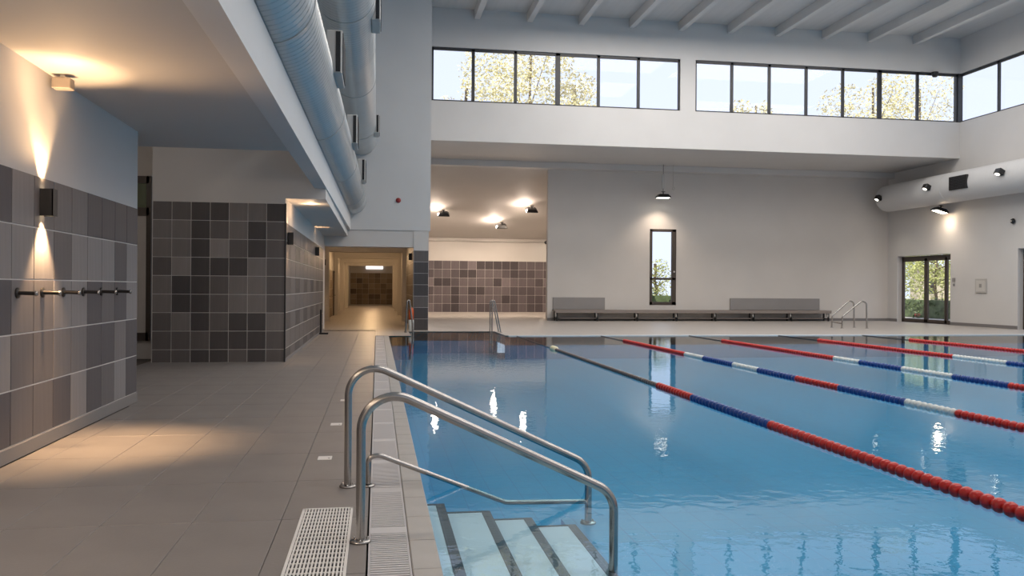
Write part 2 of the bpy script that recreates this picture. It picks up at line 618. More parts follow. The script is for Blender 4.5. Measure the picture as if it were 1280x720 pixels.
# tiled changing-room block
blk = MB()
blk.box(-4.18, -1.76, 16.606, 28.5, 0, 4.4)
wall_block = struct(blk.build('wall_block', M_WARMWHITE))
T = 0.3443
BROWS = ['ddDDdDd', 'dmDDddD'.replace('m', 'd'), 'dmDddDm', 'mdDdmmd', 'mDDDmmm'.replace('DDDmmm', 'DDdmmd'),
         'dmDdDmd'.replace('dDm', 'DDm'), 'mmDmdDd', 'mmDdmDd', 'ddDDmmD']
BI = {'D': 0, 'd': 1, 'm': 2, 'l': 3}
BROWS = ['ddDDdDd', 'dddDDDd', 'dmDdDDm', 'mDDdmmd', 'mDDdmmd', 'dlDDDmd', 'mmDldDd', 'mmDdmDd', 'ddDDmmD']
tile_face(wall_block, 'Y', 16.606, -4.17, [T] * 7, 0.0, [0.245] + [0.349] * 8,
          lambda r, c: BK[BI[BROWS[r][c]]], -1)
tile_face(wall_block, 'X', -1.76, 16.62, [T * 3] * 11, 0.0, [0.245] + [0.349] * 7,
          lambda r, c: BK[(r * 5 + c * 3 + (c * r) % 4) % 2], 1)
MB().box(-1.765, -1.742, 16.60, 28.5, 0, 0.06).build('skirting', M_BASE, wall_block)
MB().box(-1.768, -1.740, 16.592, 16.618, 0, 3.04).build('corner_strip', M_DARK, wall_block)

# low ceiling, its high bay behind, downstand beam and passage ceiling
ceil = MB()
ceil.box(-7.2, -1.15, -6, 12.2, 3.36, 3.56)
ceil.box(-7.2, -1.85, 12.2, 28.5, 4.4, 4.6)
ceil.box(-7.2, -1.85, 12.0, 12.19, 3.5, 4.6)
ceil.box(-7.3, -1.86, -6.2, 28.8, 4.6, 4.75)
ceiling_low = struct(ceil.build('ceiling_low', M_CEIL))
pc = MB()
pc.box(-1.762, -1.0, 16.6, 28.5, 3.14, 3.84)
pc.box(-1.762, -1.5, 16.605, 16.8, 3.8, 4.4)
struct(pc.build('ceiling_passage', M_WARMWHITE))
bm = MB()
bm.add([(-1.385, -6, 3.345), (-1.14, -6, 3.345), (-0.90, 28.5, 3.345), (-1.12, 28.5, 3.345),
        (-1.385, -6, 3.86), (-1.14, -6, 3.86), (-0.90, 28.5, 3.86), (-1.12, 28.5, 3.86)],
       [(0, 3, 2, 1), (4, 5, 6, 7), (0, 1, 5, 4), (1, 2, 6, 5), (2, 3, 7, 6), (3, 0, 4, 7)])
struct(bm.build('trim_4', M_WHITE))

# hall shell
hl = MB()
hl.box(-2.15, -1.85, -6, 28.5, 4.75, 12.2)
struct(hl.build('wall_left_upper', M_WHITE))
bh = MB()
bh.box(-2.15, 1.75, 28.5, 28.8, 3.36, 12.2)
struct(bh.build('wall_bulkhead', M_WHITE))
struct(MB().box(-1.95, 1.19, 28.53, 29.1, 2.80, 3.358).build('trim_10', M_WARMWHITE))  # lintel: the warm lamplight on it is put into its plaster colour
co = MB().box(1.19, 1.70, 28.512, 49.2, 0, 3.36).build('wall_column', M_WARMWHITE)
struct(co)
tile_face(co, 'Y', 28.512, 1.195, [0.50], 0, [0.385] * 7, lambda r, c: BK[[0, 0, 1, 0, 0, 0, 1][r]], -1)
tile_face(co, 'X', 1.19, 28.6, [0.46] * 14, 0, [0.385] * 7, lambda r, c: CT[(r * 3 + c * 5) % 3], -1)

ROOFZ = 12.1
# back clerestory wall (Y 32) with two window bands
cw = MB()
WZ0, WZ1 = 8.56, 10.62
cw.box(1.6, 24.2, 32, 32.3, 7.05, WZ0)
cw.box(1.6, 24.2, 32, 32.3, WZ1, ROOFZ)
cw.box(1.6, 1.975, 32, 32.3, WZ0, WZ1)
cw.box(11.86, 12.49, 32, 32.3, WZ0, WZ1)
struct(cw.build('wall_back_upper', M_WHITE))
sof = MB().box(1.6, 24.19, 32.02, 37.3, 7.045, 7.3)
sof.box(1.6, 24.3, 36.5, 37.05, 6.78, 7.04)
struct(sof.build('ceiling_soffit', M_WHITE))
bw = MB()
bw.box(7.53, 12.30, 37, 37.3, 0, 6.8)
bw.box(13.56, 24.5, 37, 37.3, 0, 6.8)
bw.box(12.30, 13.56, 37, 37.3, 0, 0.72)
bw.box(12.30, 13.56, 37, 37.3, 4.2, 6.8)
struct(bw.build('wall_back', M_WARMWHITE))
struct(MB().box(7.53, 24.2, 36.975, 37.0, 0, 0.12).build('baseboard_back', M_BASE))

# alcove behind, with a falling ceiling
nv = MB()
nv.box(1.7, 11.0, 49, 49.3, 0, 4.4)
nv.box(10.8, 11.0, 37.3, 49, 0, 7.0)
alc = struct(nv.build('wall_alcove', M_WARMWHITE))
ac = MB()
ac.add([(1.6, 36.9, 6.8), (11, 36.9, 6.8), (11, 49.3, 4.28), (1.6, 49.3, 4.28),
        (1.6, 36.9, 7.0), (11, 36.9, 7.0), (11, 49.3, 4.5), (1.6, 49.3, 4.5)],
       [(0, 3, 2, 1), (4, 5, 6, 7), (0, 1, 5, 4), (1, 2, 6, 5), (2, 3, 7, 6), (3, 0, 4, 7)])
struct(ac.build('ceiling_alcove', M_WARMWHITE))
struct(MB().box(1.5, 1.72, 28.8, 49.3, 3.3, 7.0).box(1.5, 1.74, 28.8, 32.3, 7.0, 12.2).build('wall_alcove_left', M_WARMWHITE))
NROWS = ['mdDmmddmmdmddl', 'mmDmdmmmDdmddm', 'mmDmDDmmmdddmd', 'DDdmmmmDlmmmdl', 'mmdDDmmmdDddmd', 'dmmdlDDDDDmmmm']
tile_face(alc, 'Y', 49, 1.72, [0.5] * 17, 0.02, [0.5] * 6, lambda r, c: NT[BI[NROWS[r][(c + 11) % 14]]], -1)
MB().cyl((2.0, 48.9, 4.18), (10.8, 48.9, 4.18), 0.04, n=8).build('conduit', M_BOXW, alc)

# right wall with doors and a window band
rw = MB()
RX0, RX1 = 24.2, 24.6
rw.box(RX0, RX1, -6, 32.3, WZ1, ROOFZ)
rw.box(RX0, RX1, -6, 32.3, 7.3, WZ0)
rw.box(RX0, RX1, -6, 37.3, 4.0, 7.3)
rw.box(RX0, RX1, -6, 25.4, 0, 4.0)
rw.box(RX0, RX1, 25.4, 28.7, 3.1, 4.0)
rw.box(RX0, RX1, 28.7, 32.53, 0, 4.0)
rw.box(RX0, RX1, 32.53, 36.25, 3.06, 4.0)
rw.box(RX0, RX1, 36.25, 37.3, 0, 4.0)
rw.box(RX0, RX1, -6, 4.0, WZ0, WZ1)
struct(rw.build('wall_right', M_WHITE))
bs = MB().box(24.175, 24.2, 28.7, 32.5, 0, 0.13).box(24.175, 24.2, 36.25, 37, 0, 0.13)
struct(bs.build('baseboard_right', M_BASE))
# wall behind the camera, with clerestory glazing as on the other sides
fw = MB()
fw.box(-7.2, 24.6, -6.3, -6, 0, 5.0)
fw.box(-2.15, 24.6, -6.3, -6, 9.0, ROOFZ)
fw.box(-2.15, 0.0, -6.3, -6, 5.0, 9.0)
struct(fw.build('wall_front', M_WHITE))

rf = struct(MB().box(-2.15, 24.6, -6.3, 32.3, ROOFZ, 12.4).build('ceiling', mat('roof boarding', (0.60, 0.585, 0.57), 0.6, var=0.05, scale=1.2, stretch=(6, 0.3, 1))))
rm = MB().cbox(-0.11, 0.11, -6, 32.0, 11.74, 12.1, 0.01).mesh('rafter', M_WHITE)
for k in range(12):
    x = 3.70 + k * 2.045
    if x < 24:
        put('rafter', rm, rf, (x, 0, 0))

# ------------------------------------------------------------------ windows
GLASS_T = 0.012


def band(root, axis, pos, cuts, z0, z1, depth=0.08, fw_=0.075, thick=()):
    """window band: outer frame, mullions and one pane for each light. axis 'Y': band in the plane y=pos"""
    def bx(b, a0, a1, d0, d1, za, zb):
        return b.cbox(a0, a1, pos + d0, pos + d1, za, zb, 0.006) if axis == 'Y' else b.cbox(pos + d0, pos + d1, a0, a1, za, zb, 0.006)
    lo, hi = min(cuts), max(cuts)
    fr = MB()
    bx(fr, lo, hi, 0, depth, z1 - fw_ * 1.5, z1)
    bx(fr, lo, hi, 0, depth, z0, z0 + fw_ * 0.8)
    bx(fr, lo, lo + fw_, 0, depth, z0, z1)
    bx(fr, hi - fw_, hi, 0, depth, z0, z1)
    fr.build('frame', M_FRAME, root)
    cs = sorted(cuts)
    for k, c in enumerate(cs[1:-1]):
        t = 0.095 if (k + 1) in thick else 0.06
        bx(MB(), c - t, c + t, 0, depth, z0 + 0.01, z1 - 0.01).build('mullion', M_FRAME, root)
    for a, b in zip(cs[:-1], cs[1:]):
        bx(MB(), a + 0.05, b - 0.05, depth * 0.4, depth * 0.4 + GLASS_T, z0 + 0.04, z1 - 0.08).build('pane', M_GLASS, root)


def wroot(name, loc=(0, 0, 0)):
    o = bpy.data.objects.new(name, None)
    C.objects.link(o)
    o['kind'] = 'structure'
    return o


band(wroot('window_1'), 'Y', 32.06, [1.975, 3.567, 5.212, 6.884, 8.519, 10.147, 11.86], WZ0, WZ1, thick=(3,))
band(wroot('window_2'), 'Y', 32.06, [12.49, 14.06, 15.67, 17.28, 18.90, 20.55, 22.28, 24.12], WZ0, WZ1, thick=(5,))
band(wroot('window_3'), 'X', 24.26, [32.2 - 2.33 * k for k in range(12)] + [4.1], WZ0, WZ1, thick=(4, 8))
MB().box(24.12, 24.34, 32.02, 32.3, WZ0, WZ1).build('corner_post', M_FRAME, bpy.data.objects['window_2'])
band(wroot('window_4'), 'Y', -6.2, [0.0 + 2.46 * k for k in range(11)], 5.0, 9.0)

# slim window in the back wall
sw = wroot('window_5')
f = MB()
f.cbox(12.30, 12.42, 36.98, 37.12, 0.72, 4.2).cbox(13.36, 13.56, 36.98, 37.12, 0.72, 4.2)
f.cbox(12.30, 13.56, 36.98, 37.12, 0.72, 0.86).cbox(12.30, 13.56, 36.98, 37.12, 4.08, 4.2)
f.cbox(12.30, 13.56, 36.98, 37.12, 1.87, 1.97)
f.build('frame', M_BROWN, sw)
MB().box(12.42, 13.36, 37.05, 37.06, 0.86, 1.87).build('pane', M_GLASS, sw)
MB().box(12.42, 13.36, 37.05, 37.06, 1.97, 4.08).build('pane', M_GLASS, sw)
MB().cyl((13.46, 36.95, 2.25), (13.46, 36.98, 2.25), 0.04, n=10).build('latch', M_BOXW, sw)


# glass doors of the right wall
def glass_door(name, ya, yb, zt, x=24.42):
    r = wroot(name)
    f = MB()
    f.cbox(x, x + 0.1, ya, ya + 0.09, 0, zt).cbox(x, x + 0.1, yb - 0.09, yb, 0, zt).cbox(x, x + 0.1, ya, yb, zt - 0.13, zt)
    f.cbox(x, x + 0.1, ya, yb, 0, 0.05)
    f.build('frame', M_BROWN, r)
    return r


d2 = glass_door('door_2', 32.55, 36.22, 3.04)
for (a, b) in ((32.64, 33.02), (33.06, 34.40), (34.44, 36.12)):
    lf = MB()
    e = 0.10 if b - a > 1 else 0.04
    lf.cbox(24.38, 24.46, a, a + e, 0.05, 2.92).cbox(24.38, 24.46, b - e, b, 0.05, 2.92)
    lf.cbox(24.38, 24.46, a, b, 2.80, 2.92).cbox(24.38, 24.46, a, b, 0.05, 0.17)
    leaf = lf.build('door_leaf', M_BROWN, d2)
    MB().box(24.41, 24.42, a + e, b - e, 0.17, 2.80).build('pane', M_GLASS, leaf)
MB().sweep(fillet([(24.38, 33.2, 1.0), (24.30, 33.2, 1.0), (24.30, 33.2, 1.35), (24.38, 33.2, 1.35)], 0.04), 0.014, 8).build('handle', M_STEEL, d2)
d3 = glass_door('door_3', 25.42, 28.68, 3.08)
for (a, b) in ((25.52, 27.05), (27.09, 28.58)):
    lf = MB()
    lf.cbox(24.38, 24.46, a, a + 0.1, 0.05, 2.95).cbox(24.38, 24.46, b - 0.1, b, 0.05, 2.95)
    lf.cbox(24.38, 24.46, a, b, 2.83, 2.95).cbox(24.38, 24.46, a, b, 0.05, 0.17)
    leaf = lf.build('door_leaf', M_FRAME, d3)
    MB().box(24.41, 24.42, a + 0.1, b - 0.1, 0.17, 2.83).build('pane', M_GLASS, leaf)

# ------------------------------------------------------------------ corridor
cl = MB()
cl.box(-2.5, -2.22, 28.5, 70.0, 0, 3.3)
cl.box(-2.22, -1.76, 28.5, 28.9, 0, 3.3)
cor_l = struct(cl.build('wall_corridor_left', M_WARMWHITE))
tile_face(cor_l, 'X', -2.22, 29.0, [1.0] * 20, 0, [0.45] * 5, lambda r, c: None if c in (4, 9, 14) else CT[1 + (r * 2 + c * 5) % 3], 1)
struct(MB().box(1.19, 1.5, 49.2, 70.0, 0, 3.3).build('wall_corridor_right', M_WARMWHITE))
ce = MB().box(-2.6, 1.6, 69.99, 70.3, 0, 3.3).build('wall_corridor_end', M_WARMWHITE)
struct(ce)
erows = ['2121121', '3120031', '0112211', '3213213', '2022132', '3332133']
tile_face(ce, 'Y', 69.99, -2.2, [0.485] * 7, 0.02, [0.43] * 6, lambda r, c: CT[int(erows[r][c])], -1)
struct(MB().box(-2.6, 1.6, 28.8, 70.3, 3.3, 3.5).build('ceiling_corridor', M_WARMWHITE))
MB().cbox(-0.95, 0.42, 69.9, 69.98, 2.93, 3.22).build('end_window_glow', M_WINGLOW, ce)  # glowing panel added in place of the window at the corridor end
for k, y in enumerate((36.0, 44.0, 51.5, 59.0)):
    t = MB().box(-2.22, -2.02, y, y + 0.5, 0, 3.3).box(1.03, 1.19, y, y + 0.5, 0, 3.3).box(-2.02, 1.03, y, y + 0.5, 2.92, 3.3)
    struct(t.build('trim_%d' % (5 + k), M_WARMWHITE))
    light('corridor_lamp', 'POINT', (-0.4, y + 4.2, 3.0), 85, (1.0, 0.65, 0.34), shadow_soft_size=0.12)
light('corridor_lamp', 'POINT', (-0.4, 32.0, 2.9), 50, (1.0, 0.68, 0.40), shadow_soft_size=0.12)
for k, y in enumerate((33.2, 38.2, 43.2)):
    d = struct(MB().box(-2.215, -2.16, y, y + 0.12, 0, 2.25).box(-2.215, -2.16, y + 0.9, y + 1.02, 0, 2.25).box(-2.215, -2.16, y, y + 1.02, 2.15, 2.25)
               .build('door_%d' % (4 + k), M_BROWN))
    MB().box(-2.21, -2.18, y + 0.12, y + 0.9, 0.01, 2.15).build('door_leaf', mat('brown door', (0.09, 0.062, 0.045), 0.5), d)
    MB().box(-2.18, -2.12, y + 0.75, y + 0.85, 1.0, 1.03).build('handle', M_STEEL, d)


# ------------------------------------------------------------------ lamps
def spot(loc, target, e, ang, col=(1.0, 0.62, 0.32), blend=0.6, r=0.04):
    return light('lamp_beam', 'SPOT', loc, e, col, target=target, spot_size=math.radians(ang), spot_blend=blend, shadow_soft_size=r)


def sconce(x, y, z, side, label, e=26, col=(1.0, 0.62, 0.32), group='up-and-down wall sconces', h=0.24, floor_e=0):
    """dark box lamp, lit above and below; side +1: wall to its left"""
    o = thing('wall_sconce', label, 'lamp', (x, y, z), group=group)
    s_ = side
    b = MB()
    x0, x1 = sorted((0.0 * s_, 0.11 * s_))
    b.box(x0, x1, -0.055, -0.047, -h / 2, h / 2).box(x0, x1, 0.047, 0.055, -h / 2, h / 2)
    fx = sorted((0.102 * s_, 0.11 * s_))
    b.box(fx[0], fx[1], -0.055, 0.055, -h / 2, h / 2)
    b.build('housing', M_BLACK, o)
    bx_ = sorted((0.0, 0.012 * s_))
    MB().box(bx_[0], bx_[1], -0.05, 0.05, -h / 2 + 0.01, h / 2 - 0.01).build('back_plate', M_BLACK, o)
    MB().box(x0 + 0.012, x1 - 0.012, -0.045, 0.045, h / 2 - 0.02, h / 2 - 0.012).build('upper_lens', M_LAMPW, o)
    MB().box(x0 + 0.012, x1 - 0.012, -0.045, 0.045, -h / 2 + 0.012, -h / 2 + 0.02).build('lower_lens', M_LAMPW, o)
    q = 0.06 * s_
    spot((x + q, y, z + h / 2 + 0.02), (x + q * 0.9, y, z + 3), e, 74, col)
    spot((x + q, y, z - h / 2 - 0.02), (x + q * 1.2, y, z - 3), e * 2.2, 80, col)
    return o


sconce(-2.95, 8.03, 2.18, 1, 'black up-and-down wall sconce on the grey tiled left wall above the hooks', e=110)
# extra wide beams added at the sconce for its wash on floor and ceiling
spot((-2.6, 8.03, 2.02), (-2.25, 8.1, 0), 330, 66, blend=1.0)
spot((-2.78, 8.03, 2.33), (-2.2, 7.4, 3.36), 75, 130, blend=1.0)
sconce(-1.748, 17.0, 2.39, 1, 'black up-and-down wall sconce on the side of the dark tiled block', e=18)
sconce(-1.748, 24.4, 2.45, 1, 'small dark sconce far along the side of the tiled block near the corridor', e=18)
sconce(1.178, 29.6, 2.52, -1, 'dark sconce on the corridor wall just behind the tiled column', e=14)
for y in (30.6, 35.2):
    sconce(-2.205, y, 2.45, 1, 'small dark sconce on the left corridor wall, %s' % ('first past the corridor mouth' if y < 32 else 'second past the corridor mouth'), e=14)


def box_lamp(x, y, z, label, e, target):
    o = thing('box_lamp', label, 'lamp', (x, y, z), group='pale box lamps under the low ceiling')
    b = MB().cbox(-0.08, 0.08, -0.06, 0.06, -0.05, 0.045, 0.006)
    b.build('housing', M_LBOX, o)
    MB().box(-0.065, 0.065, -0.045, 0.045, 0.046, 0.052).build('upper_lens', M_LBOX, o)
    MB().box(-0.02, 0.02, -0.02, 0.02, 0.05, 0.085).build('stem', M_BOXW, o)
    spot((x, y, z - 0.07), target, e, 110, blend=1)
    return o


box_lamp(-2.84, 8.2, 3.28, 'pale box lamp high on the left wall, right under the low ceiling', 3, (-2.6, 8.6, 0))
box_lamp(-1.13, 17.55, 3.30, 'pale box lamp under the duct beam near the dark tiled block', 10, (-1.3, 17.6, 0))
light('box_lamp_glow', 'POINT', (-2.62, 7.7, 3.16), 4.5, (1.0, 0.62, 0.34), shadow_soft_size=0.05)
light('box_lamp_glow', 'POINT', (-1.36, 17.6, 3.02), 9, (1.0, 0.66, 0.38), shadow_soft_size=0.05)
light('passage_lamp', 'SPOT', (-1.4, 21.5, 3.05), 60, (1.0, 0.68, 0.42), target=(-1.2, 21.5, 0), spot_size=1.6, spot_blend=1, shadow_soft_size=0.05)
light('passage_lamp', 'SPOT', (-0.8, 27.2, 3.2), 60, (1.0, 0.68, 0.42), target=(-0.9, 27.2, 0), spot_size=1.5, spot_blend=1, shadow_soft_size=0.05)


def flood(x, y, z, label, rot, e, tgt, group, col=(1.0, 0.80, 0.62), ang=130, size=1.0):
    o = thing('floodlight', label, 'lamp', (x, y, z), rot, group)
    b = MB()
    b.add([(-.30, -.2, .05), (.30, -.2, .05), (.30, .2, .05), (-.30, .2, .05), (-.20, -.13, .16), (.20, -.13, .16), (.20, .13, .16), (-.20, .13, .16),
           (-.30, -.2, 0), (.30, -.2, 0), (.30, .2, 0), (-.30, .2, 0)],
          [(0, 1, 5, 4), (1, 2, 6, 5), (2, 3, 7, 6), (3, 0, 4, 7), (4, 5, 6, 7), (8, 9, 1, 0), (9, 10, 2, 1), (10, 11, 3, 2), (11, 8, 0, 3), (11, 10, 9, 8)])
    b.build('housing', M_BLACK, o).scale = (size,) * 3
    MB().box(-.26, .26, -.16, .16, -.012, -.002).build('lens', M_LAMPN, o).scale = (size,) * 3
    MB().box(-.02, .02, -.02, .02, .15, .26).box(-.08, .08, -.05, .05, .26, .28).build('bracket', M_BLACK, o).scale = (size,) * 3
    if e:
        p = o.matrix_basis if False else None
        R = Matrix.Translation((x, y, z)) @ o.rotation_euler.to_matrix().to_4x4()
        q = R @ Vector((0, 0, -0.06))
        light('flood_beam', 'SPOT', q, e, col, target=tgt, spot_size=math.radians(ang), spot_blend=0.8, shadow_soft_size=0.15)
    return o


for (bx_, by_, bz_) in ((2.95, 43.0, 5.2), (6.25, 45.0, 4.78), (7.35, 42.0, 5.4)):
    light('flood_bulb', 'POINT', (bx_, by_, bz_), 95, (1.0, 0.80, 0.66), shadow_soft_size=0.14)
FG = 'floodlights under the alcove ceiling'
flood(3.3, 43.0, 5.16, 'black floodlight on the alcove ceiling, leftmost', (0.5, 0, 0), 600, (3.8, 45, 1), FG, ang=160)
flood(6.6, 45.0, 4.74, 'black floodlight on the alcove ceiling, lowest of the three in a triangle', (0.5, 0, 0), 600, (6.3, 46, 1), FG, ang=160)
flood(7.7, 42.0, 5.36, 'black floodlight on the alcove ceiling, highest and near the back wall corner', (0.5, 0, 0), 600, (7.2, 45, 1), FG, ang=160)
flood(9.9, 48.0, 4.05, 'small lit lamp at the right edge of the alcove, above the tiles', (0.3, 0, 0), 120, (9, 46, 1), FG, ang=160)

pf = flood(12.64, 36.2, 5.55, 'black pendant floodlight glowing above the slim window', (0.0, 0, 0), 200, (12.6, 36.6, 2.0), 'floodlights of the pool hall', ang=115)
MB().box(-0.06, 0.06, -0.03, 0.03, 0.42, 1.06).build('hanger', M_BOXW, pf)
MB().cyl((0, 0, 0.25), (0, 0, 1.495), 0.012, n=6).build('cable', M_BLACK, pf)
hk = thing('hanging_cord', 'thin cord with a small ring hanging beside the pendant floodlight', 'cord', (13.1, 36.2, 7.045))
MB().cyl((0, 0, 0), (0.03, 0, -1.0), 0.012, n=6).build('cord', M_BOXW, hk)
MB().sweep([(0.03 + 0.06 * math.sin(a * math.pi / 6), 0, -1.06 + 0.06 * math.cos(a * math.pi / 6)) for a in range(13)], 0.015, 6).build('ring', M_BOXW, hk)
flood(23.72, 32.6, 4.84, 'lit floodlight on the right wall above the garden doors', (0, 0.25, 0), 70, (24.0, 32.6, 2), 'floodlights of the pool hall', ang=140, size=1.0)
light('flood_glow', 'POINT', (23.7, 32.6, 4.8), 28, (1.0, 0.75, 0.48), shadow_soft_size=0.12)
for (x, y, z, nm) in ((22.86, 35.7, 5.74, 'small black spotlight on the wall duct, nearest its rounded end'),
                      (22.82, 32.2, 5.83, 'small black spotlight on the wall duct, above the lit floodlight'),
                      (22.82, 28.0, 5.90, 'small black spotlight on the wall duct, right of the vent')):
    o = thing('duct_spotlight', nm, 'lamp', (x, y, z), (0, 0.5, 0), 'small spotlights along the wall duct')
    MB().cbox(-0.12, 0.12, -0.14, 0.14, -0.12, 0.10, 0.02).build('housing', M_BLACK, o)
    MB().cyl((-0.04, 0, -0.125), (-0.04, 0, -0.14), 0.08, n=12).build('lens', M_LAMPN, o)
    MB().box(0.1, 0.32, -0.02, 0.02, -0.02, 0.02).build('bracket', M_BLACK, o)
    spot((x - 0.1, y, z - 0.2), (x + 0.3, y + 0.1, z - 3), 45, 80, (1.0, 0.9, 0.75))

# the same wall lamps go on behind the camera
for y_ in (-3.0, 0.5, 4.2):
    light('box_lamp_glow', 'POINT', (-2.5, y_, 3.1), 75, (1.0, 0.80, 0.62), shadow_soft_size=0.06)
light('recess_lamp', 'POINT', (-4.4, 13.2, 4.1), 40, (1.0, 0.86, 0.74), shadow_soft_size=0.1)

# ------------------------------------------------------------------ ducts
def duct(name, label, p0, p1, r, seams, pitch=0.14, cap=None, group='round ventilation ducts', msm=None):
    o = thing(name, label, 'duct', p0, group=group)
    d = Vector(p1) - Vector(p0)
    MB().cyl((0, 0, 0), d, r, n=48).build('duct_body', M_DUCT if msm is None else msm, o)
    L = d.length
    u = d.normalized()
    a = u.cross(Vector((0, 0, 1))).normalized()
    b = a.cross(u)
    # helical seam
    s0, s1 = seams
    n = int((s1 - s0) / pitch * 28)
    vs, fs = [], []
    for i in range(n + 1):
        t = s0 + (s1 - s0) * i / n
        an = 2 * math.pi * i / 28
        for (dr, dt) in ((0.0, -0.012), (0.007, 0.0), (0.0, 0.012)):
            vs.append(u * (t + dt) + (a * math.cos(an) + b * math.sin(an)) * (r + dr))
        if i:
            k = i * 3
            fs += [(k - 3, k, k + 1, k - 2), (k - 2, k + 1, k + 2, k - 1)]
    MB().add(vs, fs, True).build('spiral_seam', M_SEAM if msm is None else msm, o)
    for t in [s0 + 0.4 + q * 5.6 for q in range(int(L / 5.6) + 1)]:
        if t < L:
            MB().cyl(u * (t - 0.03), u * (t + 0.03), r + 0.012, n=48).build('joint_band', M_SEAM if msm is None else msm, o)
    if cap:
        pr = [(r * math.cos(q * math.pi / 16), r * 0.55 * math.sin(q * math.pi / 16)) for q in range(9)]
        MB().lathe(pr, d, 'Y', 40).build('end_cap', M_DUCT if msm is None else msm, o)
    return o


def grille_box(parent, x, y, z, w_, d_, h_, sg=1):
    """collar box on the side of a duct with a dark louvred outlet"""
    x1 = x + sg * w_
    g = MB().cbox(min(x, x1), max(x, x1), y - d_ / 2, y + d_ / 2, z - h_ / 2, z + h_ / 2, 0.01).build('outlet_box', M_BOXW, parent)
    e = x1 + sg * 0.012
    MB().box(min(x1, e), max(x1, e), y - d_ / 2 + 0.03, y + d_ / 2 - 0.03, z - h_ / 2 + 0.03, z + h_ / 2 - 0.03).build('grille', M_DARK, g)
    f0, f1 = (y - d_ / 2 - 0.015, y - d_ / 2 - 0.002)
    MB().box(x1 - 0.085 * sg, x1 - 0.025 * sg, f0, f1, z - h_ / 2 + 0.02, z + h_ / 2 - 0.02).build('grille', M_DARK, g)
    return g


P0, P1 = Vector((-1.288, -5.9, 4.34)), Vector((-0.855, 28.48, 4.34))
d1 = duct('spiral_duct', 'large spiral steel ventilation duct running along the beam over the deck', P0, P1, 0.46, (3.0, 33.0))
for (y, z) in ((12.0, 4.62), (17.6, 4.62), (23.5, 4.62)):
    x = -1.288 + (y + 5.9) / 34.4 * 0.433
    grille_box(d1, x + 0.36 - P0.x, y - P0.y, z - P0.z, 0.21, 0.9, 0.58)
d1b = duct('spiral_duct', 'upper spiral steel duct hanging above the first one against the bulkhead', (-0.58, -5.9, 6.35), (-0.58, 28.48, 6.35), 0.50, (3.0, 23.4))
for y in (15.2, 26.0):
    grille_box(d1b, 0.44, y + 5.9, 0.02, 0.16, 0.8, 0.55)
DW = mat('white painted duct', (0.60, 0.60, 0.60), 0.5)
rd = duct('wall_duct', 'white painted round duct along the upper right wall', (23.55, -5.0, 5.75), (23.55, 36.0, 5.75), 0.62, (25.0, 34.0), 0.2, cap=True, msm=DW)
vt = MB().cbox(-0.08, 0.02, -0.52, 0.52, -0.27, 0.27, 0.01).build('vent_frame', M_BLACK, rd, (23.0 - 23.55 - 0.03, 35.4, 0.05))
for k in range(7):
    MB().box(-0.095, -0.08, -0.47, 0.47, -0.005, 0.012).build('louvre', M_FRAME, vt, (0, 0, -0.2 + k * 0.066))

# ------------------------------------------------------------------ handrails of the steps
def flange(b, x, y, z=0.0, r=0.06):
    b.lathe([(0.027, 0.0), (r, 0.0), (r, 0.010), (r - 0.006, 0.014), (0.027, 0.016)], (x, y, z), 'Z', 20)
    return b


def bolts(parent, x, y, z, r=0.047):
    for k in range(3):
        a = 0.5 + k * 2.094
        MB().lathe([(0.0, 0.026), (0.006, 0.024), (0.009, 0.018), (0.009, 0.012)], (x + r * math.cos(a), y + r * math.sin(a), z), 'Z', 8).build('bolt', M_STEEL, parent)


y = 4.85
n1 = thing('step_handrail', 'nearer stainless steel handrail curving down over the pool steps', 'handrail', (-0.087, y, 0), group='handrails of the pool steps')
pts = fillet([(0, 0, 0), (0, 0, 0.935), (1.487, 0, 0.232), (1.487, 0, -0.31)], [0.19, 0.17], 12)
MB().sweep(pts, 0.0265, 18).build('rail', M_STEEL, n1)
flange(MB(), 0, 0).build('flange', M_STEEL, n1)
bolts(n1, 0, 0, 0)
flange(MB(), 1.487, 0, -0.33).build('flange', M_STEEL, n1)

y = 6.2
n2 = thing('step_handrail', 'farther stainless steel handrail with a lower bar beside the pool steps', 'handrail', (-0.204, y, 0), group='handrails of the pool steps')
pts = fillet([(0, 0, 0), (0, 0, 0.965), (1.793, 0, 0.118), (1.793, 0, -0.33)], [0.19, 0.17], 12)
MB().sweep(pts, 0.0265, 18).build('rail', M_STEEL, n2)
MB().sweep(fillet([(0.145, 0, 0), (0.145, 0, 0.21), (0.225, 0, 0.225), (1.16, 0, -0.152), (1.795, 0, -0.165)], [0.10, 0.12, 0.12], 7), 0.018, 14).build('lower_bar', M_STEEL, n2)
for xx, zz in ((0, 0), (0.145, 0)):
    flange(MB(), xx, 0, zz, 0.06 if xx == 0 else 0.05).build('flange', M_STEEL, n2)
bolts(n2, 0, 0, 0)
flange(MB(), 1.793, 0, -0.33).build('flange', M_STEEL, n2)
bolts(n2, 1.793, 0, -0.33)


# small ladders at the far pool edge
def ladder(x0, x1, y, label, flip=False):
    o = thing('pool_ladder', label, 'ladder', (x0, y, 0), group='pool ladders at the far edge')
    w_ = x1 - x0
    for dy in (0, 0.5):
        pp = [(0, dy, 0), (0.04, dy, 1.0), (0.11, dy, 1.06), (w_ * 0.9, dy, 0.3), (w_, dy, -0.5)]
        if flip:
            pp = [(0, dy, 0), (w_ * 0.75, dy, 1.06), (w_, dy, 1.0), (w_, dy, -0.5)]
        MB().sweep(fillet(pp, 0.06, 5), 0.022, 10).build('rail', M_STEEL, o)
        flange(MB(), 0, dy, 0.0, 0.05).build('flange', M_STEEL, o)
    for z in (-0.15, -0.4):
        MB().cbox(w_ - 0.05, w_ + 0.04, 0.0, 0.5, z - 0.015, z + 0.015).build('rung', M_STEEL, o)


